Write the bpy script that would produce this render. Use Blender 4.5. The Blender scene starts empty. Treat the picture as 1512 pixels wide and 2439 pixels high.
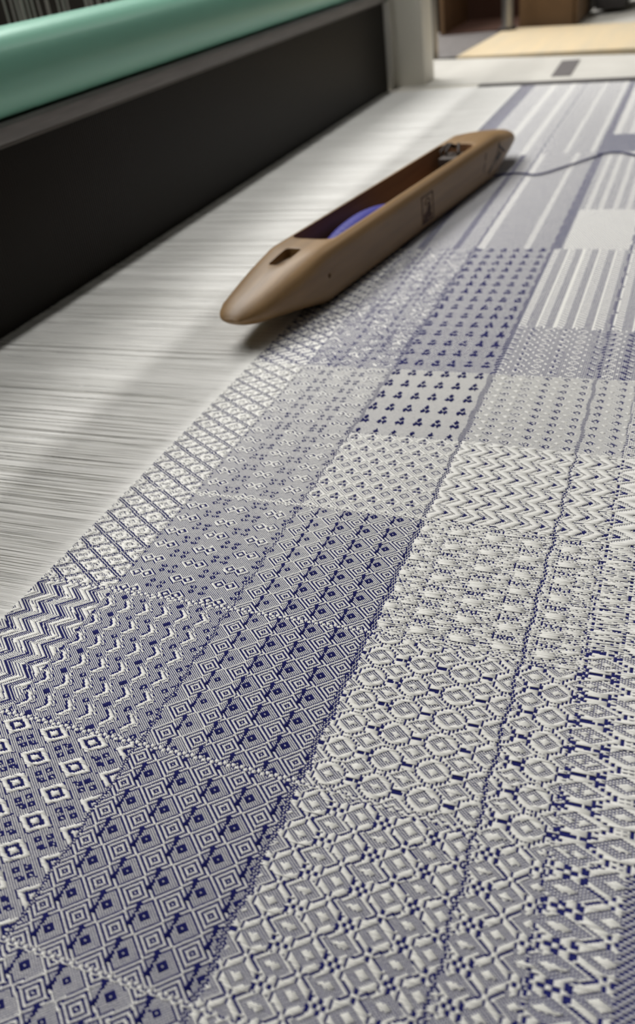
import bpy, bmesh, math, random
import numpy as np
from mathutils import Vector, Matrix

# ------------------------------------------------------------------ units
S = 0.16            # one layout unit (the camera's height over the cloth) in metres
col = bpy.context.scene.collection
rng = np.random.default_rng(7)
random.seed(7)

# ------------------------------------------------------------------ camera
IMG_W, IMG_H = 1512, 2439
CX, CY = IMG_W / 2, IMG_H / 2
V1 = np.array([1745 - CX, -312 - CY]); V2 = np.array([-4600 - CX, 600 - CY])
FPX = math.sqrt(-(V1 @ V2))
def nz(v): return v / np.linalg.norm(v)
AX = nz(np.array([*V1, FPX])); AY = nz(np.array([*V2, FPX])); AZ = np.cross(AX, AY)
ROT = np.stack([AX, AY, AZ])            # world = ROT @ (right, down, forward)
cam_data = bpy.data.cameras.new('camera'); cam = bpy.data.objects.new('camera', cam_data); col.objects.link(cam)
right, down, fwd = ROT[:, 0], ROT[:, 1], ROT[:, 2]
m = Matrix(((right[0], -down[0], -fwd[0], 0), (right[1], -down[1], -fwd[1], 0), (right[2], -down[2], -fwd[2], S), (0, 0, 0, 1)))
cam.matrix_world = m
cam_data.sensor_fit = 'VERTICAL'; cam_data.sensor_height = 36.0; cam_data.lens = FPX / IMG_H * 36.0
cam_data.clip_start = 0.01; cam_data.clip_end = 60
cam_data.dof.use_dof = True
cam_data.dof.focus_distance = 1.54 * S
cam_data.dof.aperture_fstop = (cam_data.lens / 1000) / (0.0118 * S)
bpy.context.scene.camera = cam

# ------------------------------------------------------------------ world, lamps, exposure
sc = bpy.context.scene
world = bpy.data.worlds.new('room_light'); sc.world = world; world.use_nodes = True
bg = world.node_tree.nodes['Background']; bg.inputs[0].default_value = (0.93, 0.96, 1.0, 1); bg.inputs[1].default_value = 0.25
def area(name, loc, target, sx, sy, power, color=(1, 0.985, 0.955)):
    l = bpy.data.lights.new(name, 'AREA'); l.shape = 'RECTANGLE'; l.size = sx; l.size_y = sy; l.energy = power; l.color = color
    o = bpy.data.objects.new(name, l); col.objects.link(o); o.location = loc
    d = Vector(target) - Vector(loc)
    z = -d.normalized(); x = Vector((1, 0, 0)); y = z.cross(x).normalized(); x = y.cross(z)
    o.matrix_world = Matrix.Translation(loc) @ Matrix((x, y, z)).transposed().to_4x4()
    return o
area('tube_light', (0.7, 0.32, 1.80), (0.7, 0.20, 0), 2.4, 0.07, 6.5)
area('ambient_fill', (1.15, 1.0, 1.82), (1.0, 0.5, 0), 2.6, 1.3, 40, (1, 0.98, 0.95))  # broad fill light, added for the room's ambient light
area('ambient_fill', (2.2, -1.0, 1.82), (1.2, 0.0, 0), 2.4, 0.8, 4, (1, 0.98, 0.95))  # weaker added fill from the weaver's side
vs = sc.view_settings
vs.view_transform = 'Standard'; vs.look = 'None'; vs.gamma = 1.0; vs.use_curve_mapping = False; vs.exposure = 1.32

# ------------------------------------------------------------------ helpers
def tag(o, label=None, cat=None, group=None, kind=None):
    if label: o['label'] = label
    if cat: o['category'] = cat
    if group: o['group'] = group
    if kind: o['kind'] = kind
    return o
def empty(name, loc, rz=0.0):
    o = bpy.data.objects.new(name, None); col.objects.link(o); o.empty_display_size = 0.01
    o.location = [c * S for c in loc]; o.rotation_euler = (0, 0, rz); return o
def link(name, me, mat, parent=None):
    o = bpy.data.objects.new(name, me); col.objects.link(o)
    if mat is not None: me.materials.append(mat)
    if parent: o.parent = parent
    return o
def mesh_from(name, verts, faces, mat, parent=None, smooth=False):
    me = bpy.data.meshes.new(name); me.from_pydata([[c * S for c in v] for v in verts], [], faces); me.update()
    if smooth: me.polygons.foreach_set('use_smooth', [True] * len(me.polygons))
    return link(name, me, mat, parent)
def quads_mesh(name, V, Q, mat, parent=None, smooth=True):
    """V (n,3) layout units, Q (m,4) - fast numpy mesh"""
    me = bpy.data.meshes.new(name)
    V = (np.asarray(V, dtype=np.float32) * S).astype(np.float32); Q = np.asarray(Q, dtype=np.int32)
    me.vertices.add(len(V)); me.vertices.foreach_set('co', V.ravel())
    me.loops.add(Q.size); me.loops.foreach_set('vertex_index', Q.ravel())
    me.polygons.add(len(Q)); me.polygons.foreach_set('loop_start', np.arange(0, Q.size, 4, dtype=np.int32))
    me.polygons.foreach_set('use_smooth', np.full(len(Q), smooth))
    me.update(calc_edges=True)
    return link(name, me, mat, parent)
def bm_obj(name, bm, mat, parent=None, smooth=True, angle=35):
    me = bpy.data.meshes.new(name)
    for v in bm.verts: v.co *= S
    bmesh.ops.recalc_face_normals(bm, faces=bm.faces)
    bm.to_mesh(me); bm.free()
    if smooth:
        me.polygons.foreach_set('use_smooth', [True] * len(me.polygons))
        me.set_sharp_from_angle(angle=math.radians(angle))
    return link(name, me, mat, parent)
def add_box(bm, x0, x1, y0, y1, z0, z1, bev=0.0, rot=None, segs=2):
    r = bmesh.ops.create_cube(bm, size=1.0)
    for v in r['verts']:
        v.co = Vector(((x0 + x1) / 2 + v.co.x * (x1 - x0), (y0 + y1) / 2 + v.co.y * (y1 - y0), (z0 + z1) / 2 + v.co.z * (z1 - z0)))
        if rot: v.co = rot @ v.co
    if bev > 0:
        es = list({e for v in r['verts'] for e in v.link_edges})
        bmesh.ops.bevel(bm, geom=es, offset=bev, segments=segs, affect='EDGES', profile=0.5)
def add_tube(bm, pts, rad, n=8, taper=None):
    pts = [Vector(p) for p in pts]; rings = []
    for k, p in enumerate(pts):
        t = (pts[min(k + 1, len(pts) - 1)] - pts[max(k - 1, 0)]).normalized()
        u = t.orthogonal().normalized() if k == 0 else (rings_u - t * rings_u.dot(t)).normalized()
        rings_u = u; w = t.cross(u)
        r = rad if taper is None else taper[k]
        rings.append([bm.verts.new(p + (u * math.cos(a) + w * math.sin(a)) * r) for a in [2 * math.pi * i / n for i in range(n)]])
    for a, b in zip(rings, rings[1:]):
        for i in range(n): bm.faces.new((a[i], a[(i + 1) % n], b[(i + 1) % n], b[i]))
    bm.faces.new(rings[0][::-1]); bm.faces.new(rings[-1])
def extrude_profile(bm, prof, x0, x1, nx=1, caps=True):
    """prof: closed list of (y,z) extruded along X"""
    rings = [[bm.verts.new((x0 + (x1 - x0) * k / nx, y, z)) for y, z in prof] for k in range(nx + 1)]
    n = len(prof)
    for a, b in zip(rings, rings[1:]):
        for i in range(n): bm.faces.new((a[i], b[i], b[(i + 1) % n], a[(i + 1) % n]))
    if caps: bm.faces.new(rings[0][::-1]); bm.faces.new(rings[-1])

# ------------------------------------------------------------------ materials
def mat(name, color, rough=0.6, metal=0.0, var=0.0, nscale=(300, 300, 300), bump=0.0, sheen=0.0, coat=0.0, color2=None):
    mt = bpy.data.materials.new(name); mt.use_nodes = True
    nt = mt.node_tree; b = nt.nodes['Principled BSDF']
    b.inputs['Roughness'].default_value = rough; b.inputs['Metallic'].default_value = metal
    b.inputs['Base Color'].default_value = (*color, 1)
    if sheen: b.inputs['Sheen Weight'].default_value = sheen
    if coat: b.inputs['Coat Weight'].default_value = coat; b.inputs['Coat Roughness'].default_value = 0.12
    if var or bump or color2:
        tc = nt.nodes.new('ShaderNodeTexCoord'); mp = nt.nodes.new('ShaderNodeMapping'); mp.inputs['Scale'].default_value = nscale
        no = nt.nodes.new('ShaderNodeTexNoise'); no.inputs['Scale'].default_value = 1.0; no.inputs['Detail'].default_value = 3
        nt.links.new(tc.outputs['Object'], mp.inputs[0]); nt.links.new(mp.outputs[0], no.inputs['Vector'])
        mr = nt.nodes.new('ShaderNodeMapRange'); mr.inputs[1].default_value = 0.3; mr.inputs[2].default_value = 0.7
        nt.links.new(no.outputs['Fac'], mr.inputs[0])
        mx = nt.nodes.new('ShaderNodeMix'); mx.data_type = 'RGBA'
        c2 = color2 if color2 else tuple(c * (1 - var) for c in color)
        mx.inputs[6].default_value = (*color, 1); mx.inputs[7].default_value = (*c2, 1)
        nt.links.new(mr.outputs[0], mx.inputs[0]); nt.links.new(mx.outputs[2], b.inputs['Base Color'])
        if bump:
            bu = nt.nodes.new('ShaderNodeBump'); bu.inputs['Strength'].default_value = bump; bu.inputs['Distance'].default_value = 0.0005
            nt.links.new(no.outputs['Fac'], bu.inputs['Height']); nt.links.new(bu.outputs[0], b.inputs['Normal'])
    return mt
M_WHITE = mat('white_cotton', (0.85, 0.845, 0.81), 0.75, var=0.16, nscale=(5200, 900, 5200))
M_BLUE = mat('navy_cotton', (0.005, 0.007, 0.115), 0.7, var=0.35, nscale=(900, 4200, 5200))
M_WARP = mat('white_warp_cotton', (0.87, 0.865, 0.84), 0.7, var=0.22, nscale=(1500, 30, 900))
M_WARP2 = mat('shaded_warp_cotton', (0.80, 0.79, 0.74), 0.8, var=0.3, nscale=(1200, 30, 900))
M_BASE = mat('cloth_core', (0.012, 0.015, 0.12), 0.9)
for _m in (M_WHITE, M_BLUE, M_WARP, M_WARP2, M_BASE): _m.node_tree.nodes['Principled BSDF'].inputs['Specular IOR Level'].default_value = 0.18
M_REED = mat('reed_steel', (0.010, 0.007, 0.005), 0.42)
M_REED.node_tree.nodes['Principled BSDF'].inputs['Specular IOR Level'].default_value = 0.22
M_REEDB = mat('reed_shade_black', (0.003, 0.002, 0.0015), 0.9)  # darkness behind the reed, put into a colour
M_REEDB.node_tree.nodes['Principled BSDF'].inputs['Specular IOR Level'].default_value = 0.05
M_GREEN = mat('teal_enamel', (0.22, 0.50, 0.38), 0.38, metal=0.1, coat=0.15)
M_GREY = mat('grey_rubber', (0.20, 0.185, 0.18), 0.55, var=0.3, nscale=(30, 400, 400))
M_GREYD = mat('dark_rubber_lip', (0.08, 0.07, 0.06), 0.5)
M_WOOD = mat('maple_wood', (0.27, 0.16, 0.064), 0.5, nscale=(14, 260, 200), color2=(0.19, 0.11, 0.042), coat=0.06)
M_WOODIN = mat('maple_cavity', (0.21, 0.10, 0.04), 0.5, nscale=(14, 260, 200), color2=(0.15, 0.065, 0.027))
M_BURN = mat('burnt_brand', (0.07, 0.03, 0.015), 0.7)
M_INK = mat('dark_ink', (0.03, 0.018, 0.012), 0.6)
M_STEEL = mat('steel', (0.35, 0.34, 0.33), 0.3, metal=0.9)
M_YARN = mat('bright_blue_yarn', (0.007, 0.006, 0.24), 0.6, var=0.3, nscale=(3000, 800, 800))
M_FRAME = mat('white_painted_wood', (0.70, 0.67, 0.59), 0.5, var=0.08, nscale=(20, 20, 20))
M_LEDGE = mat('white_ledge_paint', (0.60, 0.585, 0.54), 0.55, var=0.1, nscale=(25, 25, 25))
M_STRAP = mat('grey_tape', (0.12, 0.11, 0.11), 0.7)
M_BLACK = mat('matte_black', (0.055, 0.05, 0.05), 0.6)
M_PALE = mat('pale_plywood', (0.58, 0.49, 0.34), 0.5, nscale=(6, 60, 40), color2=(0.66, 0.53, 0.34))
M_CARD = mat('brown_cardboard', (0.17, 0.095, 0.04), 0.75, var=0.2, nscale=(30, 30, 30))
M_CARDIN = mat('shaded_box_inside', (0.05, 0.016, 0.006), 0.8)  # cardboard with the shade inside the box put into its colour
M_FLOOR = mat('grey_floor', (0.30, 0.29, 0.27), 0.6, var=0.2, nscale=(3, 3, 3))
M_WALL = mat('dark_wall', (0.10, 0.09, 0.08), 0.8)
M_CEIL = mat('ceiling_paint', (0.5, 0.49, 0.46), 0.8)
M_DARKW = mat('dark_harness_wood', (0.02, 0.014, 0.01), 0.6)
M_HED = mat('heddle_cord', (0.55, 0.52, 0.48), 0.7)

# ------------------------------------------------------------------ the setting
def struct(name, bm, mt): o = bm_obj(name, bm, mt, smooth=False); o['kind'] = 'structure'; return o
bm = bmesh.new(); add_box(bm, -12, 40, -14, 22, -5.2, -5.0); struct('floor', bm, M_FLOOR)
bm = bmesh.new(); add_box(bm, 40, 40.5, -14, 22, -5.2, 12); struct('wall_far', bm, M_WALL)
bm = bmesh.new(); add_box(bm, -12, 40.5, 22, 22.5, -5.2, 12); struct('wall_left', bm, M_WALL)
bm = bmesh.new(); add_box(bm, -12, 40.5, -14.5, -14, -5.2, 12); struct('wall_right', bm, M_WALL)
bm = bmesh.new(); add_box(bm, -12.5, -12, -14, 22, -5.2, 12); struct('wall_near', bm, M_WALL)
bm = bmesh.new(); add_box(bm, -12.5, 40.5, -14.5, 22.5, 11.8, 12); struct('ceiling', bm, M_CEIL)

# ------------------------------------------------------------------ the woven cloth
PU = 0.05 / 24
bounds_v = [1.12, 0.955, 0.70, 0.433, 0.177, 0.082, 0.027, -0.075]
pitch_v = [0.00245, 0.00245, 0.00230, 0.00265, 0.00265, 0.0042, 0.0042]
vc, vw, vcol = [], [], []
for k, p in enumerate(pitch_v):
    a, b = bounds_v[k], bounds_v[k + 1]; n = round((a - b) / p); p = (a - b) / n
    for q in range(n): vc.append(a - (q + .5) * p); vw.append(p); vcol.append(k)
vc, vw, vcol = np.array(vc), np.array(vw), np.array(vcol)
vb = np.append(vc + vw / 2, vc[-1] - vw[-1] / 2)
NJ = len(vc)

def fold(t): return np.abs((t + 0.5) % 1.0 - 0.5) * 20.0          # 0..10..0 over one repeat
def sgn(t): return ((t + 0.5) % 1.0 - 0.5) * 20.0
def rfold(t, n=12): return np.rint(np.abs((t + 0.5) % 1.0 - 0.5) * 2 * n)
def lut(D, s):
    arr = np.array([{'0': 0, '1': 1, 'c': 2, 't': 3, 'b': 4, '2': 2, '3': 3, '6': 6}[c] for c in s]); return arr[np.clip(np.rint(D).astype(int), 0, len(s) - 1)]
def resolve(code, I, J):
    """0 blue, 1 white, 2 plain weave, 3 mostly white twill, 4 mostly blue twill"""
    up = code == 1
    up = np.where(code == 2, (I + J) % 2 == 0, up)
    up = np.where(code == 3, (I + J) % 4 != 0, up)
    up = np.where(code == 6, (I * 2 + J) % 5 != 0, up)
    up = np.where(code == 4, (I - J) % 4 == 0, up)
    return up

def p_diamond(I, J, U, Vv, ru, rv, u0, v0, big=False):
    D = rfold((U - u0) / ru) + rfold((Vv - v0) / rv)
    c = lut(D, '1001100110011022222222222')
    du, dv = np.rint(sgn((U - u0) / ru + .5) * 1.2), np.rint(sgn((Vv - v0) / rv + .5) * 1.2)
    E = np.abs(du) + np.abs(dv)
    c = np.where(E < 5, 2, c)
    c = np.where(E < 3.5, 0, c); c = np.where(E < .9, 1, c)
    wedge = (np.abs(dv - 5.8) < .6 + .16 * np.abs(du)) & (du > -7.5) & (du < 7.6) & (E < 13.2)
    return np.where(wedge, 0, c)
def p_triangle(I, J, U, Vv, ru, rv, u0, v0):
    X, Y = rfold((U - u0) / ru), rfold((Vv - v0) / rv, 9); D = X + Y
    c = lut(D, '1c01c01101101112cc2222')
    du, dv = sgn((U - u0) / ru + .5), sgn((Vv - v0) / rv + .5)
    c = np.where(U > 1.7, 2, c)
    t = 0 * U
    for a, b in ((3.2, 0), (-2.6, 2.6), (-2.6, -2.6)):
        t = t + ((np.abs(du - a) + np.abs(dv - b)) < np.where(U > 1.7, 3.3, 2.3))
    return np.where(t > 0, 0, c)
def p_ring(I, J, U, Vv, ru, rv, u0, v0, wide=False):
    X, Y = fold((U - u0) / ru), fold((Vv - v0) / rv); D = X + Y
    c = np.full(X.shape, 1)
    c = np.where((D > 2.2) & (D < 6.2), 2, c)
    hatch = np.where(J % 2 == 0, 0, 1)
    c = np.where((D >= 9.9) & (D < 12.2), hatch, c)
    P, R = 10 - X, 10 - Y
    c = np.where((P + R > 2.4) & (P + R < 6.0) & (P * 1.4 + R > 3.4), 2, c)
    c = np.where((Y > 6.4) & (X < 3.6), 1, c)                              # white bars
    c = np.where((Y > 7.2) & (X < 1.4), np.where(J % 7 == 0, 1, 0), c)     # dark bar
    c = np.where((np.abs(Y - 6.6) < .5) & (X >= .8) & (X < 4.0), 0, c)     # dark ends
    if wide: c = np.where((np.abs(Y - 5.6) < .7) & (X >= 1.4) & (X < 3.6), 0, c); c = np.where((Y > 9) & (X > 8), 2, c)
    c = np.where((X > 8.2) & (Y < 2.2), hatch, c)
    c = np.where((X > 9.2) & (Y < 1.3), 1, c)
    return c
def p_box(I, J, U, Vv, ru, rv, u0, v0):
    X, Y = fold((U - u0) / ru), fold((Vv - v0) / rv); D = X + Y
    c = np.full(X.shape, 1)
    c = np.where((D > 1.6) & (D < 3.0), 1, c)
    c = np.where((D >= 2.6) & (D < 6.6), 2, c)
    c = np.where((D >= 10.2) & (D < 11.8), np.where(X > 5.4, 0, np.where(J % 2 == 0, 0, 1)), c)
    P, R = 10 - X, 10 - Y
    c = np.where((P + R > 2.0) & (P + R < 6.8) & (P * 1.6 + R > 3.2), 2, c)
    c = np.where((Y > 6.0) & (X < 3.8), 1, c)
    c = np.where((Y > 7.6) & (Y < 9.3) & (X < 1.2), 0, c)
    c = np.where((Y > 9.5) & (X >= 1.2) & (X < 3.8), 0, c)
    c = np.where((np.abs(Y - 6.4) < .5) & (X >= .8) & (X < 4.0), 0, c)
    c = np.where((Y < .5) & (X > 6.4) & (X < 9), 0, c)
    c = np.where((X > 9.2) & (Y < 1.3), 1, c)
    return c
def p_lozenge(I, J, U, Vv, ru, rv, u0, v0):
    """rows of white lenses divided by small boxes outlined in blue"""
    sx, sy = sgn((U - u0) / ru), sgn((Vv - v0) / rv); X, Y = np.abs(sx), np.abs(sy)
    c = np.where((I + 2 * J) % 5 < 1, 0, 1); c = np.where(I % 4 == 3, np.where(J % 2 == 0, 0, c), c)
    c = np.where(((Y > 6) & (X < 3)) | ((X > 6) & (X < 8.2) & (Y < 3.4)), 1, c)
    c = np.where((X > 8.6) & (Y > 4.8), np.where((J % 3 == 0) | (X < 9.3), 0, 1), c)
    pr = (sy < -3.8) & (sy > -6.4)
    c = np.where((X > 3.6) & (X < 4.9) & pr, np.where((J % 3 == 0), 0, 1), c)
    c = np.where((X > 6.8) & (X < 8.1) & pr, np.where((J % 3 == 0), 0, 1), c)
    cl = (X < 3.4) & (Y < 3.8)
    c = np.where(cl, np.where((np.floor(sx + sy * .35 + .5).astype(int) % 2) == 0, np.where(J % 5 == 1, 1, 0), 1), c)
    return c
def p_zig(I, J, U, Vv, ru, rv, u0, v0, s):
    """chevrons pointing along the weft, s is one stripe period"""
    X = fold((U - u0) / ru); n = len(s)
    ph = ((v0 - Vv) / rv * n - (10 - X) / 20.0 * n * (ru / rv) * 1.15) % n
    return lut(np.floor(ph), s)
def p_zigC4(I, J, U, Vv, ru, rv, u0, v0):
    X = fold((U - u0) / ru)
    ph = ((v0 - Vv) / rv + X / 10.0 * .72) % 1.0
    c = np.where(ph < .20, 1, np.where(ph < .27, 0, np.where(ph < .45, 2, np.where(ph < .58, 1, np.where(ph < .80, 2, 1)))))
    c = np.where((X < 2.2) & (ph > .20) & (ph < .42), 0, c)
    c = np.where((X > 8.3) & (ph > .40) & (ph < .8), np.where(X > 9.2, 0, 1), c)
    c = np.where((X > 5) & (ph > .20) & (ph < .27), 1, c)
    return c
def p_lattice(I, J, U, Vv, ru, rv, u0, v0):
    D = rfold((U - u0) / ru) + rfold((Vv - v0) / rv)
    return lut(D, '0122611211001001121162210')
def p_eight(I, J, U, Vv, ru, rv, u0, v0):
    su, sv = sgn((U - u0) / ru), sgn((Vv - v0) / rv)
    a = 2.6
    E = np.minimum(np.abs(su * .95) + np.abs(sv - a) * 1.55, np.abs(su * .95) + np.abs(sv + a) * 1.55)
    c = np.full(su.shape, 2)
    c = np.where(E < 6.6, 0, c); c = np.where(E < 5.8, 1, c)
    c = np.where(E < 3.9, 0, c); c = np.where(E < 2.0, 1, c)
    du, dv = sgn((U - u0) / ru + .5), sgn((Vv - v0) / rv + .5)
    F = np.abs(np.abs(du) - 3.0) + np.abs(np.abs(dv) - 2.5) * 1.25
    c = np.where((F < 2.3) & (F > .7), 0, c); c = np.where(F <= .7, 1, c)
    X, Y = np.abs(su), np.abs(sv)
    return c
def p_square(I, J, U, Vv, ru, rv, u0, v0):
    su, sv = sgn((U - u0) / ru), sgn((Vv - v0) / rv); E = np.abs(su) + np.abs(sv)
    c = np.full(su.shape, 2)
    c = np.where(E < 9.0, 0, c); c = np.where(E < 8.2, 1, c); c = np.where(E < 5.0, 0, c); c = np.where(E < 2.6, 1, c)
    du, dv = sgn((U - u0) / ru + .5), sgn((Vv - v0) / rv + .5)
    F = np.minimum(np.abs(np.abs(du) - 3.6) + np.abs(dv), np.abs(np.abs(dv) - 3.6) + np.abs(du))
    c = np.where((F < 2.3) & (F > .6), 0, c); c = np.where(F <= .6, 1, c)
    return c
def p_chev(I, J, U, Vv, ru, rv, u0, v0):
    """white arrow heads pointing towards the weaver on a plain ground with blue dots"""
    du, dv = sgn((U - u0) / ru), sgn((v0 - Vv) / rv)
    k = dv + np.abs(du) * 1.0
    c = np.full(du.shape, 2)
    c = np.where((k > 5.6) & (k < 6.6), 1, c); c = np.where((k > 6.6) & (k < 7.6), 0, c)
    c = np.where((np.abs(du) < 7.0) & (k > -.2) & (k < 3.2), 1, c)
    c = np.where((np.abs(du) < 5.5) & (k > -2.8) & (k <= -.2), 0, c)
    eu, ev = sgn((U - u0) / ru + .5), sgn((v0 - Vv) / rv + .55)
    F = np.abs(eu) + np.abs(ev) * .7
    c = np.where((F < 2.8) & (F > .7), 0, c); c = np.where(F <= .7, 1, c)
    return c
def p_small(I, J, U, Vv, ru, rv, u0, v0):
    X, Y = fold((U - u0) / ru), fold((Vv - v0) / rv); D = X + Y
    c = np.full(X.shape, 2)
    c = np.where((D < 6.5), 3, c); c = np.where((D < 4.4) & (D > 2.2), 0, c)
    c = np.where((X + Y > 17), 1, c); c = np.where((D > 9) & (D < 10.5), 2, c)
    return c
def p_stripe(I, J, U, Vv, rv, v0, s):
    ph = ((v0 - Vv) / rv % 1.0) * len(s); return lut(np.floor(ph), s)
def p_twill(I, J, kind): return np.full(I.shape, kind)

def weave(I, J, U, Vv):
    k = np.broadcast_to(vcol[J], I.shape); c = np.full(I.shape, 2)
    U = U + np.clip(.44 - Vv, 0, 1) * .05          # the cloth pulls slightly askew towards the weaver
    def put(u0, u1, cols, f):
        nonlocal c
        msk = (U >= u0) & (U < u1) & np.isin(k, cols)
        if msk.any(): c = np.where(msk, f, c)
    A = (I, J, U, Vv)
    dia = p_diamond(*A, .0500, .0552, .445, .461)
    square = p_square(*A, .0494, .0720, .5995, .773)
    ring = p_ring(*A, .0496, .0704, .8915, .396)
    box = p_box(*A, .0500, .0690, .5900, .328)
    # nearest block
    put(-9, .39, [0, 1, 2], p_diamond(*A, .0500, .0620, .345, .50, True))
    put(-9, .39, [3, 4], box)
    put(.39, .716, [0, 1], square)
    put(.39, .716, [2], dia)
    put(.39, .716, [3, 4], box)
    put(-9, .716, [5, 6], p_box(*A, .0495, .112, .6294 + .019, .112))
    put(-9, .80, [6], np.where(Vv < -.012, np.where((I * 2 + J) % 5 < 2, 1, 0), c))
    # second block
    put(.716, 1.042, [0], p_zig(*A, .0515, .0405, 1.0000, 1.079, '0010010112110112'))
    put(.716, 1.042, [1], p_chev(*A, .0500, .0400, .9, .8537))
    put(.716, 1.042, [2], p_diamond(*A, .0500, .0545, .897, .6146))
    put(.716, 1.042, [3, 4], ring)
    put(.716, 1.10, [5, 6], p_ring(*A, .0495, .112, .9289 + .019, .112, True))
    # third block
    put(1.042, 1.385, [0], p_lattice(*A, .0508, .0780, 1.0758, 1.0762))
    put(1.042, 1.70, [1], p_eight(*A, .0480, .0910, 1.1004, .7403))
    put(1.042, 1.385, [2], p_diamond(*A, .0500, .0545, 1.097, .6146))
    put(1.042, 1.385, [3, 4], p_lozenge(*A, .0480, .0705, 1.2095, .3188))
    put(1.10, 1.385, [5, 6], p_lozenge(*A, .0480, .115, 1.2095, .055))
    # fourth block
    put(1.385, 1.70, [0], p_lattice(*A, .0508, .0780, 1.0758, 1.0762))
    put(1.385, 1.70, [2], p_triangle(*A, .0500, .0415, 1.6066, .6185))
    put(1.385, 1.70, [3, 4], p_zigC4(*A, .0500, .0385, 1.465, .3665))
    put(1.385, 1.70, [5, 6], p_zigC4(*A, .0500, .0600, 1.465, .082))
    # farther blocks
    put(1.70, 3.04, [0], p_lattice(*A, .0508, .0780, 1.0758, 1.0762))
    put(1.70, 3.04, [1], p_eight(*A, .0490, .0910, 1.1004, .7403))
    put(1.70, 3.04, [2], p_triangle(*A, .0660, .0445, 1.6066, .6185))
    put(1.70, 2.37, [3, 4, 5, 6], p_small(*A, .0333, .0445, 1.949, .3337))
    put(2.37, 3.04, [3, 4, 5, 6], p_stripe(*A, .052, .433, '1ttttcccc'))
    put(3.04, 4.40, [0], np.where(((Vv - 1.06) % .06) < .02, 2, 4))
    put(3.04, 4.40, [1], np.where(fold((Vv - .9) / .13) > 6.5, 2, np.where(fold((Vv-.9)/.13) < 2, 4, 2)))
    put(3.04, 4.40, [2], np.where(fold((Vv - .60) / .16) > 8.5, 3, 2))
    put(3.04, 4.40, [3], np.where(Vv > .40, 2, np.where(U < 3.5, 6, np.where(fold((Vv - .3) / .05) > 6, 3, 2))))
    put(3.04, 4.40, [4, 5, 6], p_stripe(*A, .06, .177, '322222'))
    put(4.40, 9, [0], np.where(Vv > 1.03, 4, 2))
    put(4.40, 9, [1], np.where(fold((Vv - .9) / .12) > 3, 2, 3))
    put(4.40, 9, [2], np.where(fold((Vv - .58) / .12) > 2, 2, 3))
    put(4.40, 9, [3, 4, 5, 6], np.where(U < 4.75, 4, np.where(fold(Vv / .07) > 5, 3, 2)))
    # the hatch between motifs alternates pick by pick
    c = np.where(c == 5, np.where(J % 2 == 0, 0, 1), c)
    # blue seams along the weft where the treadling changes
    for s, wd in ((.700, .0030), (.433, .0046), (.177, .0030), (.082, .0012)):
        near = np.abs(Vv - s + .0022 * np.sin(U * 61)) < wd * np.where(U > 1.7, 1.5, 1.0)
        c = np.where(near, np.where(((I * 3 + J * 5) % 7 < 2) & (U < 1.7), 1, np.where(U > 1.7, 4, 0)), c)
    for s, wd in ((.417, .012),):
        near = (np.abs(Vv - s) < wd) & (U > 3.04)
        c = np.where(near, 4, c)
    # broken pattern where the threading changes
    for s in (.39, .716, 1.042, 1.385):
        near = np.abs(U - s) < .0045
        c = np.where(near & (Vv > .177), np.where(((I // 2) + (J // 3)) % 2 == 0, 1, np.where(I % 3 == 0, 0, 2)), c)
    return resolve(c, I, J)

def runs(up, axis):
    """runs of True along axis; returns line index, start, end (exclusive)"""
    u = up if axis == 1 else up.T
    pad = np.zeros((u.shape[0], u.shape[1] + 2), dtype=np.int8); pad[:, 1:-1] = u
    d = np.diff(pad, axis=1)
    ln, st = np.nonzero(d == 1); ln2, en = np.nonzero(d == -1)
    return ln, st, en

def visible(x, y, margin=0.16):
    P = np.stack([x, y, np.full(x.shape, -1.0)], 0)
    c = ROT.T @ P.reshape(3, -1)
    px = CX + FPX * c[0] / c[2]; py = CY + FPX * c[1] / c[2]
    mx, my = IMG_W * margin, IMG_H * margin * .5
    return ((c[2] > 0.05) & (px > -mx) & (px < IMG_W + mx) & (py > -my) & (py < IMG_H + my)).reshape(x.shape)

def strips(name, along_x, cpos, s0, s1, half, n, zt, parent, mt, full=True):
    """many thread floats: each a rounded strip that dives at both ends. cpos: line centre, s0..s1: extent"""
    L = len(cpos)
    one = n == 1
    if full:
        t = np.where(one[:, None], np.array([[0., .27, .73, 1.]]), 0)
        e = (0.36 / n)[:, None]
        t = np.where(one[:, None], t, np.concatenate([0 * e, e, 1 - e, 0 * e + 1], 1))
        ztop = zt[:, None] * np.array([[-.55, 1, 1, -.55]])
        wd = half[:, None] * np.where(one[:, None], np.array([[.8, 1.08, 1.08, .8]]), np.array([[.62, 1.0, 1.0, .62]]))
        R = 4
    else:
        t = np.tile(np.array([[0., 1.]]), (L, 1)); ztop = zt[:, None] * np.array([[.6, .6]]); wd = half[:, None] * np.array([[1., 1.]]); R = 2
    pos = s0[:, None] + (s1 - s0)[:, None] * t
    jit = (rng.random(L) - .5)[:, None] * half[:, None] * .25
    V = np.zeros((L, R, 3, 3), dtype=np.float32)
    for q, (o, dz) in enumerate(((-1, -2.4), (0, 0), (1, -2.4))):
        lat = cpos[:, None] + jit + o * wd
        zz = ztop + dz * half[:, None] * (.9 if full else .25)
        V[:, :, q, 0] = pos if along_x else lat
        V[:, :, q, 1] = lat if along_x else pos
        V[:, :, q, 2] = zz
    base = (np.arange(L) * R * 3)[:, None]
    q = []
    for r in range(R - 1):
        for k in range(2):
            a = r * 3 + k; quad = (a, a + 1, a + 4, a + 3)
            if along_x: quad = quad[::-1]
            q.append(quad)
    Q = (base[:, :, None] + np.array(q)[None]).reshape(-1, 4)
    o = quads_mesh(name, V.reshape(-1, 3), Q, mt, parent)
    # normals must look up
    return o

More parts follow.
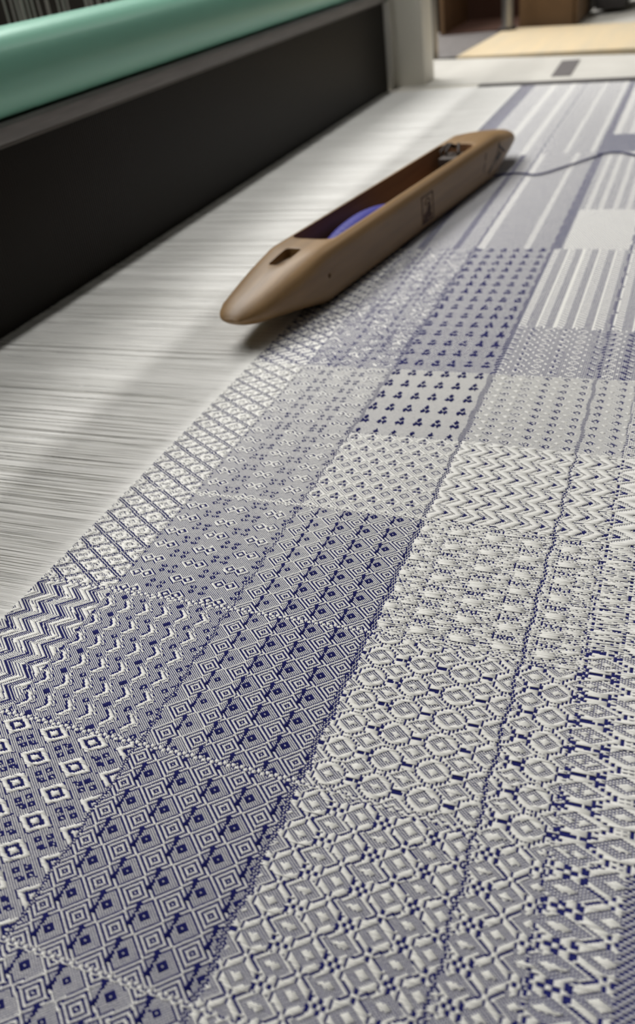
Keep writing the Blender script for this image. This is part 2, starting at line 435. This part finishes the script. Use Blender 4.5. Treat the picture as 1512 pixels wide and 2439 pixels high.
cloth = empty('woven_cloth', (2.4, 0.5, 0))
tag(cloth, 'navy and white cotton cloth woven in blocks of diamonds, rings and zigzags', 'cloth')
OFF = np.array([2.4, 0.5, 0.0])
def in_cloth(o):
    o.parent = cloth; o.matrix_parent_inverse = Matrix.Translation([-c * S for c in OFF]); return o

def make_region(u0, u1, pu, jstep, full):
    ni = int(round((u1 - u0) / pu)); uu = u0 + (np.arange(ni) + .5) * pu
    js = np.arange(0, NJ, jstep)
    I = np.arange(ni)[:, None] + int(u0 / pu); J = js[None, :]
    U = np.broadcast_to(uu[:, None], (ni, len(js))); Vv = np.broadcast_to(vc[js][None, :], U.shape)
    I = np.broadcast_to(I, U.shape); J2 = np.broadcast_to(J, U.shape)
    up = weave(I, J2 if jstep == 1 else J2, U, Vv) if jstep == 1 else weave_coarse(I, J2, U, Vv, jstep)
    vbs = np.append(vb[js], vb[-1])
    # warp floats (white) run along Y
    ln, st, en = runs(up, 1)
    ya, yb = vbs[st], vbs[en]
    keep = visible(uu[ln], (ya + yb) / 2); ln, st, en, ya, yb = ln[keep], st[keep], en[keep], ya[keep], yb[keep]
    n = (en - st).astype(float)
    zt = (.0013 + .00016 * np.minimum(n, 12) + .0008 * rng.random(len(n))) if full else (.0006 + .0005 * rng.random(len(n)))
    half = np.full(len(n), pu * .5 * .93)
    ext = .0003
    o1 = strips('warp_floats', False, uu[ln], yb - ext, ya + ext, half, n, zt, None, M_WHITE, full)
    # weft floats (blue) run along X
    ln, st, en = runs(~up, 0)
    xa, xb = uu[st] - pu / 2, uu[en - 1] + pu / 2
    yv = (vbs[ln] + vbs[ln + 1]) / 2
    keep = visible((xa + xb) / 2, yv); ln, st, en, xa, xb, yv = ln[keep], st[keep], en[keep], xa[keep], xb[keep], yv[keep]
    n = (en - st).astype(float)
    zt = (.0006 if full else .0008) + .00013 * np.minimum(n, 10) + .0002 * rng.random(len(n))
    half = (vbs[ln] - vbs[ln + 1]) * .5 * .96
    o2 = strips('weft_floats', True, yv, xa - ext, xb + ext, half, n, zt, None, M_BLUE, full)
    for o, lb in ((o1, 'white warp floats'), (o2, 'navy weft floats')):
        in_cloth(o); o['kind'] = 'stuff'; o['label'] = lb
    print('region', u0, u1, 'polys', len(o1.data.polygons), len(o2.data.polygons))

def weave_coarse(I, J, U, Vv, step):
    # same design, thread parity counted in the doubled threads
    Jc = J // step
    global vcol
    k_saved = vcol
    vcol = k_saved[::step]
    r = weave(I, Jc, U, Vv)
    vcol = k_saved
    return r

make_region(0.10, 2.05, PU, 1, True)
make_region(2.05, 6.28, PU * 2, 2, False)

# the cloth under the floats, carried on past the frame and over the breast beam
prof = [(1.1215, -.0006), (0.6, -.0006), (0.0, -.0006), (-.14, -.0006), (-.24, -.012), (-.31, -.05), (-.35, -.12), (-.36, -.5)]
V, Q = [], []
for (y, z) in prof: V += [(-.6, y, z), (6.28, y, z)]
for k in range(len(prof) - 1): Q.append((2 * k + 2, 2 * k + 3, 2 * k + 1, 2 * k))
o = quads_mesh('ground_weave', V, Q, M_BASE, smooth=True); in_cloth(o)

# ------------------------------------------------------------------ the unwoven warp
warp = empty('warp_threads', (2.4, 1.6, 0)); tag(warp, 'white unwoven warp threads stretched flat between the fell of the cloth and the reed', 'warp threads', kind='stuff')
def warp_sheet(name, u0, u1, pu, y0, y1, z0, z1, mt, nseg, amp, drop, par):
    n = int((u1 - u0) / pu); uu = u0 + (np.arange(n) + .5) * pu
    keepx = visible(uu, np.full(n, 1.15), .3) | visible(uu, np.full(n, 1.6), .3) | visible(uu, np.full(n, 2.05), .3)
    uu = uu[keepx]; n = len(uu)
    t = np.linspace(0, 1, nseg + 1); y = y0 + (y1 - y0) * t
    wob = (rng.random(n) - .5)[:, None] * amp * np.sin(t * math.pi * .85)[None]
    dz = -(rng.random(n) ** 3)[:, None] * drop * np.minimum(1, t * 12)[None] + (z0 + (z1 - z0) * t)[None]
    # threads in neighbouring dents bunch together a little
    grp = np.sin(uu * 2 * math.pi / .0147)[:, None] * pu * .35 * np.minimum(1, t * 6)[None]
    half = pu * .5 * (.78 + .2 * rng.random(n))
    V = np.zeros((n, nseg + 1, 3, 3), dtype=np.float32)
    for q, (o, hz) in enumerate(((-1, -.9), (0, 0), (1, -.9))):
        V[:, :, q, 0] = uu[:, None] + wob + grp + o * half[:, None]
        V[:, :, q, 1] = y[None]
        V[:, :, q, 2] = dz + .0015 + hz * half[:, None]
    base = (np.arange(n) * (nseg + 1) * 3)[:, None, None]
    q = [(a, a + 1, a + 4, a + 3) for r in range(nseg) for a in (r * 3, r * 3 + 1)]
    Q = (base + np.array(q)[None]).reshape(-1, 4)
    ob = quads_mesh(name, V.reshape(-1, 3), Q, mt); ob['kind'] = 'stuff'
    ob.parent = par; ob.matrix_parent_inverse = Matrix.Translation([-2.4 * S, -1.6 * S, 0]); return ob
warp_sheet('warp_thread', 0.75, 2.6, PU, 1.1195, 2.12, 0, 0, M_WARP, 6, .0035, .006, warp)
warp_sheet('warp_thread', 2.6, 6.38, PU * 1.6, 1.1195, 2.12, 0, 0, M_WARP, 4, .003, .004, warp)
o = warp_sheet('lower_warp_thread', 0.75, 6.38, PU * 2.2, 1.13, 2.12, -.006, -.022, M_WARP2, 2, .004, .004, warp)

# ------------------------------------------------------------------ the beater: reed, grey channel, teal hand rail
RY = 2.10
beater = empty('loom_beater', (3.7, RY, 0)); tag(beater, 'loom beater with glossy teal hand rail over a dark steel reed', 'beater')
def in_beater(o): o.parent = beater; o.matrix_parent_inverse = Matrix.Translation([-3.7 * S, -RY * S, 0]); return o
pitch = .0135; xs = np.arange(1.2, 6.46, pitch); n = len(xs)
tk, dp = .0042, .022
V = np.zeros((n, 8, 3)); 
for q, (ox, oy, oz) in enumerate([(-1, -1, 0), (1, -1, 0), (1, 1, 0), (-1, 1, 0), (-1, -1, 1), (1, -1, 1), (1, 1, 1), (-1, 1, 1)]):
    V[:, q, 0] = xs + ox * tk; V[:, q, 1] = RY + oy * dp; V[:, q, 2] = np.where(oz, .57, -.12)
q = np.array([(0, 1, 5, 4), (1, 2, 6, 5), (2, 3, 7, 6), (3, 0, 4, 7)])
Q = ((np.arange(n) * 8)[:, None, None] + q[None]).reshape(-1, 4)
o = in_beater(quads_mesh('reed_dents', V.reshape(-1, 3), Q, M_REED, smooth=False)); o['kind'] = 'stuff'; o['label'] = 'fine dark steel reed wires'
bm = bmesh.new(); add_box(bm, 1.2, 6.46, RY + .03, RY + .04, .01, .57); in_beater(bm_obj('reed_shade_sheet', bm, M_REEDB, smooth=False))  # near-black sheet added as the darkness between the reed wires
bm = bmesh.new(); add_box(bm, 1.1, 6.47, RY - .04, RY + .04, -.30, -.08, .01); in_beater(bm_obj('shuttle_race', bm, M_DARKW))
bm = bmesh.new(); extrude_profile(bm, [(RY - .055, .553), (RY - .06, .562), (RY - .06, .60), (RY - .05, .612), (RY + .06, .612), (RY + .06, .553)], 1.1, 6.50); in_beater(bm_obj('grey_channel', bm, M_GREY))
bm = bmesh.new(); extrude_profile(bm, [(RY - .045, .54), (RY - .05, .545), (RY - .05, .5535), (RY + .05, .5535), (RY + .05, .54)], 1.1, 6.49); in_beater(bm_obj('channel_lip', bm, M_GREYD))
pr = []
for k in range(28):
    a = 2 * math.pi * k / 28
    y = math.cos(a); z = math.sin(a)
    pr.append((RY + .03 + .115 * math.copysign(abs(y) ** .8, y), .735 + .128 * math.copysign(abs(z) ** .8, z)))
bm = bmesh.new(); extrude_profile(bm, pr[::-1], 1.1, 6.47, 12); o = in_beater(bm_obj('hand_rail', bm, M_GREEN, angle=60)); o['label'] = 'glossy teal hand rail'

# ------------------------------------------------------------------ harness behind the beater
for k, yy in enumerate((2.62, 2.95)):
    sh = empty('heddle_shaft', (3.6, yy, 0))
    tag(sh, ['nearer dark heddle shaft with pale wire heddles behind the teal rail', 'farther dark heddle shaft, standing behind the one next to the beater'][k], 'heddle shaft')
    def ins(o): o.parent = sh; o.matrix_parent_inverse = Matrix.Translation([-3.6 * S, -yy * S, 0]); return o
    bm = bmesh.new(); add_box(bm, 1.0, 6.3, yy - .03, yy + .03, 1.62, 1.78, .01); ins(bm_obj('shaft_bar', bm, M_DARKW))
    bm = bmesh.new(); add_box(bm, 1.0, 6.3, yy - .03, yy + .03, -1.2, -1.05, .01); ins(bm_obj('shaft_bar', bm, M_DARKW))
    bm = bmesh.new(); x = 1.1 + k * .02
    while x < 6.2:
        w = .0045
        add_tube(bm, [(x, yy, -1.08), (x + random.uniform(-.02, .02), yy, .0), (x + random.uniform(-.03, .03), yy, 1.65)], w, 4)
        x += random.choice([.03, .035, .05, .09, .16])
    o = ins(bm_obj('heddles', bm, M_HED)); o['kind'] = 'stuff'
bm = bmesh.new(); add_box(bm, 0.6, 7.2, 3.5, 3.56, -4.0, 2.0, .01)  # added backdrop that makes the space behind the heddles dark
tag(bm_obj('dark_backdrop', bm, M_DARKW), 'black backdrop added to keep the view behind the heddles dark', 'panel')
bm = bmesh.new(); add_box(bm, -.6, 6.4, 1.26, 1.526, 1.86, 1.92, .01)
tag(bm_obj('overhead_rail', bm, M_FRAME), 'white rail across the loom above the warp, out of view', 'rail')

# ------------------------------------------------------------------ far side of the loom
fr = empty('loom_side_frame', (6.8, 1.4, 0)); tag(fr, 'white painted side frame of the loom with upright post and wide sill', 'loom frame')
def inf(o): o.parent = fr; o.matrix_parent_inverse = Matrix.Translation([-6.8 * S, -1.4 * S, 0]); return o
def slab(name, pts, z0, z1, mt, fn=None, bev=.012):
    bm = bmesh.new(); a = [bm.verts.new((x, y, z0)) for x, y in pts]; b = [bm.verts.new((x, y, z1)) for x, y in pts]
    n = len(pts); bm.faces.new(a[::-1]); bm.faces.new(b)
    for i in range(n): bm.faces.new((a[i], a[(i + 1) % n], b[(i + 1) % n], b[i]))
    if bev: bmesh.ops.bevel(bm, geom=list(bm.edges), offset=bev, segments=2, affect='EDGES', profile=.5)
    o = bm_obj(name, bm, mt)
    return fn(o) if fn else o
slab('sill', [(6.54, 2.20), (6.33, .42), (6.12, -1.2), (6.95, -1.2), (7.05, .0), (7.80, 2.20)], -.25, .004, M_LEDGE, inf)
slab('sill_lip', [(6.40, 2.16), (6.37, 1.35), (6.48, 1.35), (6.53, 2.16)], -.2, -.004, M_FRAME, inf, .006)
slab('post', [(6.54, 2.06), (6.54, 1.835), (6.80, 1.835), (6.80, 2.06)], -.02, 3.4, M_FRAME, inf, .008)
slab('post_edge', [(6.50, 2.13), (6.50, 2.06), (6.80, 2.06), (6.80, 2.13)], -.02, 3.4, M_LEDGE, inf, .008)
slab('dark_edge_strip', [(6.33, 1.42), (6.18, .42), (5.95, -1.2), (6.04, -1.2), (6.28, .42), (6.42, 1.42)], -.05, .008, M_BLACK, inf, .004)  # dark strip along the near edge of the sill
tag(slab('grey_tape', [(6.52, .97), (6.50, .84), (7.16, .86), (7.16, .99)], .004, .008, M_STRAP, None, 0), 'dark grey tape strip lying across the white sill of the loom', 'tape')
# background bench and what stands on it
b = empty('plywood_bench', (8.6, 1.0, 0)); tag(b, 'pale plywood bench top just beyond the loom frame', 'bench')
def inb(o): o.parent = b; o.matrix_parent_inverse = Matrix.Translation([-8.6 * S, -1.0 * S, 0]); return o
slab('bench_top', [(7.84, 1.93), (7.12, -1.5), (8.3, -1.5), (9.45, 1.83)], -.08, .006, M_PALE, inb)
for x, y in ((8.0, 1.7), (7.5, -1.3), (8.3, -1.3), (9.2, 1.7)):
    bm = bmesh.new(); add_box(bm, x - .08, x + .08, y - .08, y + .08, -5.0, -.07, .01); inb(bm_obj('leg', bm, M_PALE))
g = empty('grey_side_table', (8.8, 2.2, 0)); tag(g, 'dull grey table top to the left of the plywood bench', 'table')
def ing(o): o.parent = g; o.matrix_parent_inverse = Matrix.Translation([-8.8 * S, -2.2 * S, 0]); return o
slab('table_top', [(8.06, 2.60), (8.04, 1.96), (9.5, 1.87), (9.9, 2.70)], -.10, -.02, M_GREY, ing)
for x, y in ((8.1, 2.4), (9.5, 2.5), (8.1, 2.05), (9.4, 2.0)):
    bm = bmesh.new(); add_box(bm, x - .05, x + .05, y - .05, y + .05, -5.0, -.09); ing(bm_obj('leg', bm, M_STEEL))
# upright steel tubes
for k, (x, y, r, z0, lb) in enumerate(((7.93, 2.15, .050, -5.0, 'grey steel upright tube just right of the white post'), (9.30, 1.79, .055, -.02, 'grey steel upright tube in front of the cardboard box'))):
    t = empty('steel_upright', (x, y, z0)); tag(t, lb, 'upright')
    bm = bmesh.new(); add_tube(bm, [(0, 0, 0), (0, 0, 2.5 - z0)], r, 16); o = bm_obj('tube', bm, M_STEEL, t)
    bm = bmesh.new(); add_tube(bm, [(0, 0, 0), (0, 0, .05)], r * 1.5, 16); o = bm_obj('foot', bm, M_BLACK, t)
# open cardboard box on its side
cb = empty('cardboard_box', (9.9, 1.8, 0)); tag(cb, 'brown cardboard box lying open on its side at the back of the bench', 'box')
def inc(o): o.parent = cb; o.matrix_parent_inverse = Matrix.Translation([-9.9 * S, -1.8 * S, 0]); return o
bm = bmesh.new(); add_box(bm, 9.55, 10.6, 2.46, 2.50, -.02, 1.3); inc(bm_obj('side_panel', bm, M_CARD))
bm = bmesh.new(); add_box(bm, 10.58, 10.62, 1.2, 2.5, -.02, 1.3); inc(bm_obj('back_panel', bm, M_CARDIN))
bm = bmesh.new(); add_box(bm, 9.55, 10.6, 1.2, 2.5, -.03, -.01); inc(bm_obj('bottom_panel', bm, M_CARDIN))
bm = bmesh.new(); add_box(bm, 9.50, 9.54, 1.23, 1.72, -.02, 1.3); inc(bm_obj('front_flap', bm, M_CARD))
bm = bmesh.new(); add_box(bm, 9.52, 10.6, 1.19, 1.23, -.02, 1.3); inc(bm_obj('side_panel', bm, M_CARD))
# white case with a black foot, and a grey meshed crate
wc = empty('white_case', (10.5, 1.2, 0)); tag(wc, 'white boxy case with a black foot to the right of the cardboard box', 'case')
def inw(o): o.parent = wc; o.matrix_parent_inverse = Matrix.Translation([-10.5 * S, -1.2 * S, 0]); return o
bm = bmesh.new(); add_box(bm, 10.3, 11.3, .80, 1.16, .12, 1.2, .02); inw(bm_obj('case_body', bm, M_LEDGE))
bm = bmesh.new(); add_box(bm, 10.3, 11.3, .84, 1.12, .0, .12, .01); inw(bm_obj('case_foot', bm, M_BLACK))
bm = bmesh.new(); add_box(bm, 9.5, 14.5, -2.2, 1.2, -.12, -.04, .01)
tag(bm_obj('white_shelf', bm, M_LEDGE), 'greyish white shelf behind the plywood bench', 'shelf')
cr = empty('wire_crate', (10.9, .35, 0)); tag(cr, 'pale grey crate with dark round openings at the top right', 'crate')
def inr(o): o.parent = cr; o.matrix_parent_inverse = Matrix.Translation([-10.9 * S, -.35 * S, 0]); return o
bm = bmesh.new(); add_box(bm, 10.7, 11.3, -.9, .66, -.04, .9, .02); inr(bm_obj('crate_body', bm, M_FRAME))
for k in range(7):
    for q in range(3):
        bm = bmesh.new(); yy = .52 - k * .2; zz = .09 + q * .2 + (k % 2) * .06
        add_tube(bm, [(10.69, yy, zz), (10.66, yy, zz)], .055, 12); inr(bm_obj('opening', bm, M_BLACK))

# ------------------------------------------------------------------ the boat shuttle
th = math.radians(-8.5)
D = Vector((math.cos(th), math.sin(th), 0)); N = Vector((-math.sin(th), math.cos(th), 0)); A0 = Vector((2.508, 1.034, 0.0035))
RM = Matrix.Rotation(th, 4, 'Z'); TM = Matrix.Translation(A0) @ RM
WD, HT = .215, .178
def section(s):
    """half width, ztop, zbot at position s along the shuttle"""
    L0, L1, NL = -.03, 1.50, .385
    e = 0.0
    if s < L0: e = (L0 - s) / NL
    elif s > L1: e = (s - L1) / NL
    e = min(e, 1)
    hw = WD / 2 * (1 - .42 * e ** 2.0)
    zt = HT - .060 * e ** 1.35
    zb = .066 * e ** .9
    if e > .8:
        f = (e - .8) / .2; q = math.sqrt(max(.03, 1 - f * f)); hw *= .25 + .75 * q
        mid = (zt + zb) / 2; zt = mid + (zt - mid) * q; zb = mid - (mid - zb) * q
    return hw, zt, zb, e
def shuttle_mesh():
    bm = bmesh.new(); ss = [-.03 - .385 * x for x in (1, .995, .98, .96, .93, .9, .82, .72, .6, .5, .4, .3, .2, .12, .06, .02)] + [-.01, .05, .3, .6, .9, 1.2, 1.40, 1.48] + [1.50 + .385 * x for x in (.02, .06, .12, .2, .3, .4, .5, .6, .72, .82, .9, .93, .96, .98, .995, 1)]
    rings = []
    for s in ss:
        hw, zt, zb, e = section(s); hz = (zt - zb) / 2; mz = (zt + zb) / 2; n = 32; ring = []
        ex = .13 + .37 * e ** .7
        for k in range(n):
            a = 2 * math.pi * (k + .5) / n; c, t = math.cos(a), math.sin(a)
            rr = (abs(c) ** (1 / ex) + abs(t) ** (1 / ex)) ** (-ex)
            ring.append(bm.verts.new((s, WD / 2 + hw * rr * c, mz + hz * rr * t)))
        rings.append(ring)
    n = 32
    for a, b2 in zip(rings, rings[1:]):
        for i in range(n): bm.faces.new((a[i], a[(i + 1) % n], b2[(i + 1) % n], b2[i]))
    bm.faces.new(rings[0][::-1]); bm.faces.new(rings[-1])
    return bm
shuttle = empty('boat_shuttle', (0, 0, 0)); shuttle.matrix_world = Matrix.Translation(A0 * S) @ RM
tag(shuttle, 'honey coloured wooden boat shuttle with pointed ends lying across warp and cloth', 'shuttle')
body = bm_obj('shuttle_body', shuttle_mesh(), M_WOOD, angle=50)
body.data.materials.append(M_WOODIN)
def cutter(bm): 
    o = bm_obj('cut', bm, M_WOODIN, smooth=False); return o
bm = bmesh.new()
# main cavity with rounded ends
pts = []
x0, x1, y0, y1 = .065, 1.33, .030, WD - .030
for cxx, a0 in ((x1 - .05, -90), (x1 - .05, 0), (x0 + .035, 90), (x0 + .035, 180)):
    for k in range(7):
        a = math.radians(a0 + 15 * k); hi = (math.sin(a) > 0) or a0 in (0, 90)
        cyy = (y1 - .045) if a0 in (0, 90) else (y0 + .045)
        pts.append((cxx + (.05 if cxx > .5 else .035) * math.cos(a), cyy + .045 * math.sin(a)))
a = [bm.verts.new((x, y, .028)) for x, y in pts]; b2 = [bm.verts.new((x, y, .4)) for x, y in pts]
bm.faces.new(a[::-1]); bm.faces.new(b2)
for i in range(len(pts)): bm.faces.new((a[i], a[(i + 1) % len(pts)], b2[(i + 1) % len(pts)], b2[i]))
c1 = cutter(bm)
bm = bmesh.new(); add_box(bm, -.150, -.030, .078, .134, .152, .4, .010); c2 = cutter(bm)
bm = bmesh.new(); add_tube(bm, [(-.015, -.05, .092), (-.015, .03, .092)], .0085, 12); c3 = cutter(bm)
for c in (c1, c2, c3):
    md = body.modifiers.new('b', 'BOOLEAN'); md.operation = 'DIFFERENCE'; md.solver = 'EXACT'; md.object = c
md = body.modifiers.new('bev', 'BEVEL'); md.width = .004 * S; md.segments = 2; md.limit_method = 'ANGLE'; md.angle_limit = math.radians(50)
dg = bpy.context.evaluated_depsgraph_get(); me2 = bpy.data.meshes.new_from_object(body.evaluated_get(dg))
body.modifiers.clear(); body.data = me2
me2.polygons.foreach_set('use_smooth', [True] * len(me2.polygons)); me2.set_sharp_from_angle(angle=math.radians(45))
for c in (c1, c2, c3): bpy.data.objects.remove(c)
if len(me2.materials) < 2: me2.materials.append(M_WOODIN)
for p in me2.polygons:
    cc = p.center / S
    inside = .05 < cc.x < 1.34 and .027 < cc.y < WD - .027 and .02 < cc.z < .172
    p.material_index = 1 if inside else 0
body.parent = shuttle
bm = bmesh.new(); add_tube(bm, [(.05, WD / 2, .108), (.30, WD / 2, .099), (1.02, WD / 2, .078)], .008, 10)
o = bm_obj('spindle', bm, M_STEEL, shuttle); o['label'] = 'thin steel spindle'
bm = bmesh.new()
for dy in (-.02, .015, .03): add_tube(bm, [(1.24, WD / 2 + dy, .10), (1.25, WD / 2 + dy * 1.6, .165), (1.28, WD / 2 + dy, .19), (1.31, WD / 2 + dy * .4, .17)], .006, 8)
add_box(bm, 1.20, 1.32, .06, .15, .08, .15, .008)
o = bm_obj('thread_tensioner', bm, M_INK, shuttle)
# burnt brand on the side: frame with a small figure in it
def plate(bm, x, z, w, hh, rot=0.0, y=-.0012):
    c, s2 = math.cos(rot), math.sin(rot)
    vs2 = [bm.verts.new((x + (a * w * c - b * hh * s2) / 2, y, z + (a * w * s2 + b * hh * c) / 2)) for a, b in ((-1, -1), (1, -1), (1, 1), (-1, 1))]
    r = bmesh.ops.extrude_face_region(bm, geom=[bm.faces.new(vs2)])
    for v in [g for g in r['geom'] if isinstance(g, bmesh.types.BMVert)]: v.co.y += .003
bm = bmesh.new()
for (x, z, w, hh, r) in ((.70, .083, .006, .10, 0), (.80, .083, .006, .10, 0), (.75, .131, .10, .006, 0), (.75, .036, .10, .006, 0), (.742, .058, .06, .030, .2), (.760, .072, .03, .032, -.3), (.735, .112, .03, .005, .5), (.765, .112, .03, .005, -.5), (.75, .100, .05, .004, .1), (.765, .090, .014, .02, .2), (.72, .046, .03, .012, 0), (.775, .05, .02, .012, .4)):
    plate(bm, x, z, w, hh, r)
o = bm_obj('burnt_brand', bm, M_BURN, shuttle, smooth=False); o['label'] = 'dark burnt maker stamp, a small framed figure'
bm = bmesh.new()
for (x, z, w, hh, r) in ((1.50, .10, .10, .008, .9), (1.55, .11, .09, .010, -.5), (1.45, .075, .14, .006, .45), (1.36, .12, .03, .007, 1.1), (1.34, .08, .04, .006, .9), (1.42, .055, .05, .006, .5), (1.52, .085, .05, .02, .4)):
    plate(bm, x, z, w, hh, r, -.0008)
o = bm_obj('ink_mark', bm, M_INK, shuttle, smooth=False)

# the quill of blue yarn in the shuttle
qu = empty('yarn_quill', (0, 0, 0)); qu.matrix_world = Matrix.Translation((A0 + Vector((0, 0, 0))) * S) @ RM
tag(qu, 'slim quill wound with bright blue yarn inside the wooden shuttle', 'quill')
bm = bmesh.new(); add_tube(bm, [(.13, WD / 2, .104), (.96, WD / 2, .080)], .016, 14); bm_obj('quill_tube', bm, M_INK, qu)
bm = bmesh.new(); xs2 = np.linspace(.16, .70, 60)
add_tube(bm, [(x, WD / 2, .104 - (x - .13) * .03) for x in xs2], .03, 16, [.018 + .040 * math.sin(math.pi * (x - .16) / .54) ** .7 + .0016 * math.sin(x * 900) for x in xs2])
bm_obj('wound_yarn', bm, M_YARN, qu)

# weft tail running from the shuttle over the cloth
def pl(px, py):
    r = ROT @ np.array([px - CX, py - CY, FPX]); t = -1 / r[2]; return r[0] * t, r[1] * t
tail = [(3.96, .90), (4.02, .79), (4.03, .72), (4.0, .64), (4.11, .55), (4.25, .455), (4.33, .40), (4.34, .33), (4.26, .24), (4.18, .12), (4.2, -.1)]
def smooth_pts(P, k=6):
    out = []
    for i in range(len(P) - 1):
        p0, p1, p2, p3 = [np.array(P[max(0, min(len(P) - 1, i + d))]) for d in (-1, 0, 1, 2)]
        for t in np.arange(0, 1, 1 / k): out.append(.5 * ((2 * p1) + (-p0 + p2) * t + (2 * p0 - 5 * p1 + 4 * p2 - p3) * t * t + (-p0 + 3 * p1 - 3 * p2 + p3) * t ** 3))
    out.append(np.array(P[-1])); return out
bm = bmesh.new(); add_tube(bm, [(p[0], p[1], .008) for p in smooth_pts(tail)], .0042, 6)
tag(bm_obj('weft_yarn', bm, M_BLUE), 'loose navy yarn trailing from the far tip of the shuttle over the cloth', 'yarn')

# breast beam under the cloth's near edge and the floor stand of the loom
bb = empty('breast_beam', (2.5, -.2, 0)); tag(bb, 'wooden breast beam that the cloth bends over, nearest the weaver', 'beam')
bm = bmesh.new(); extrude_profile(bm, [(-.14, -.004), (-.14, -.45), (-.33, -.45), (-.33, -.12), (-.30, -.06), (-.24, -.022)], -.6, 6.2)
o = bm_obj('beam_body', bm, M_FRAME); o.parent = bb; o.matrix_parent_inverse = Matrix.Translation([-2.5 * S, .2 * S, 0])
for x in (-.5, 6.0):
    bm = bmesh.new(); add_box(bm, x - .12, x + .12, -.32, -.14, -5.0, -.44, .01); o = bm_obj('leg', bm, M_FRAME); o.parent = bb; o.matrix_parent_inverse = Matrix.Translation([-2.5 * S, .2 * S, 0])
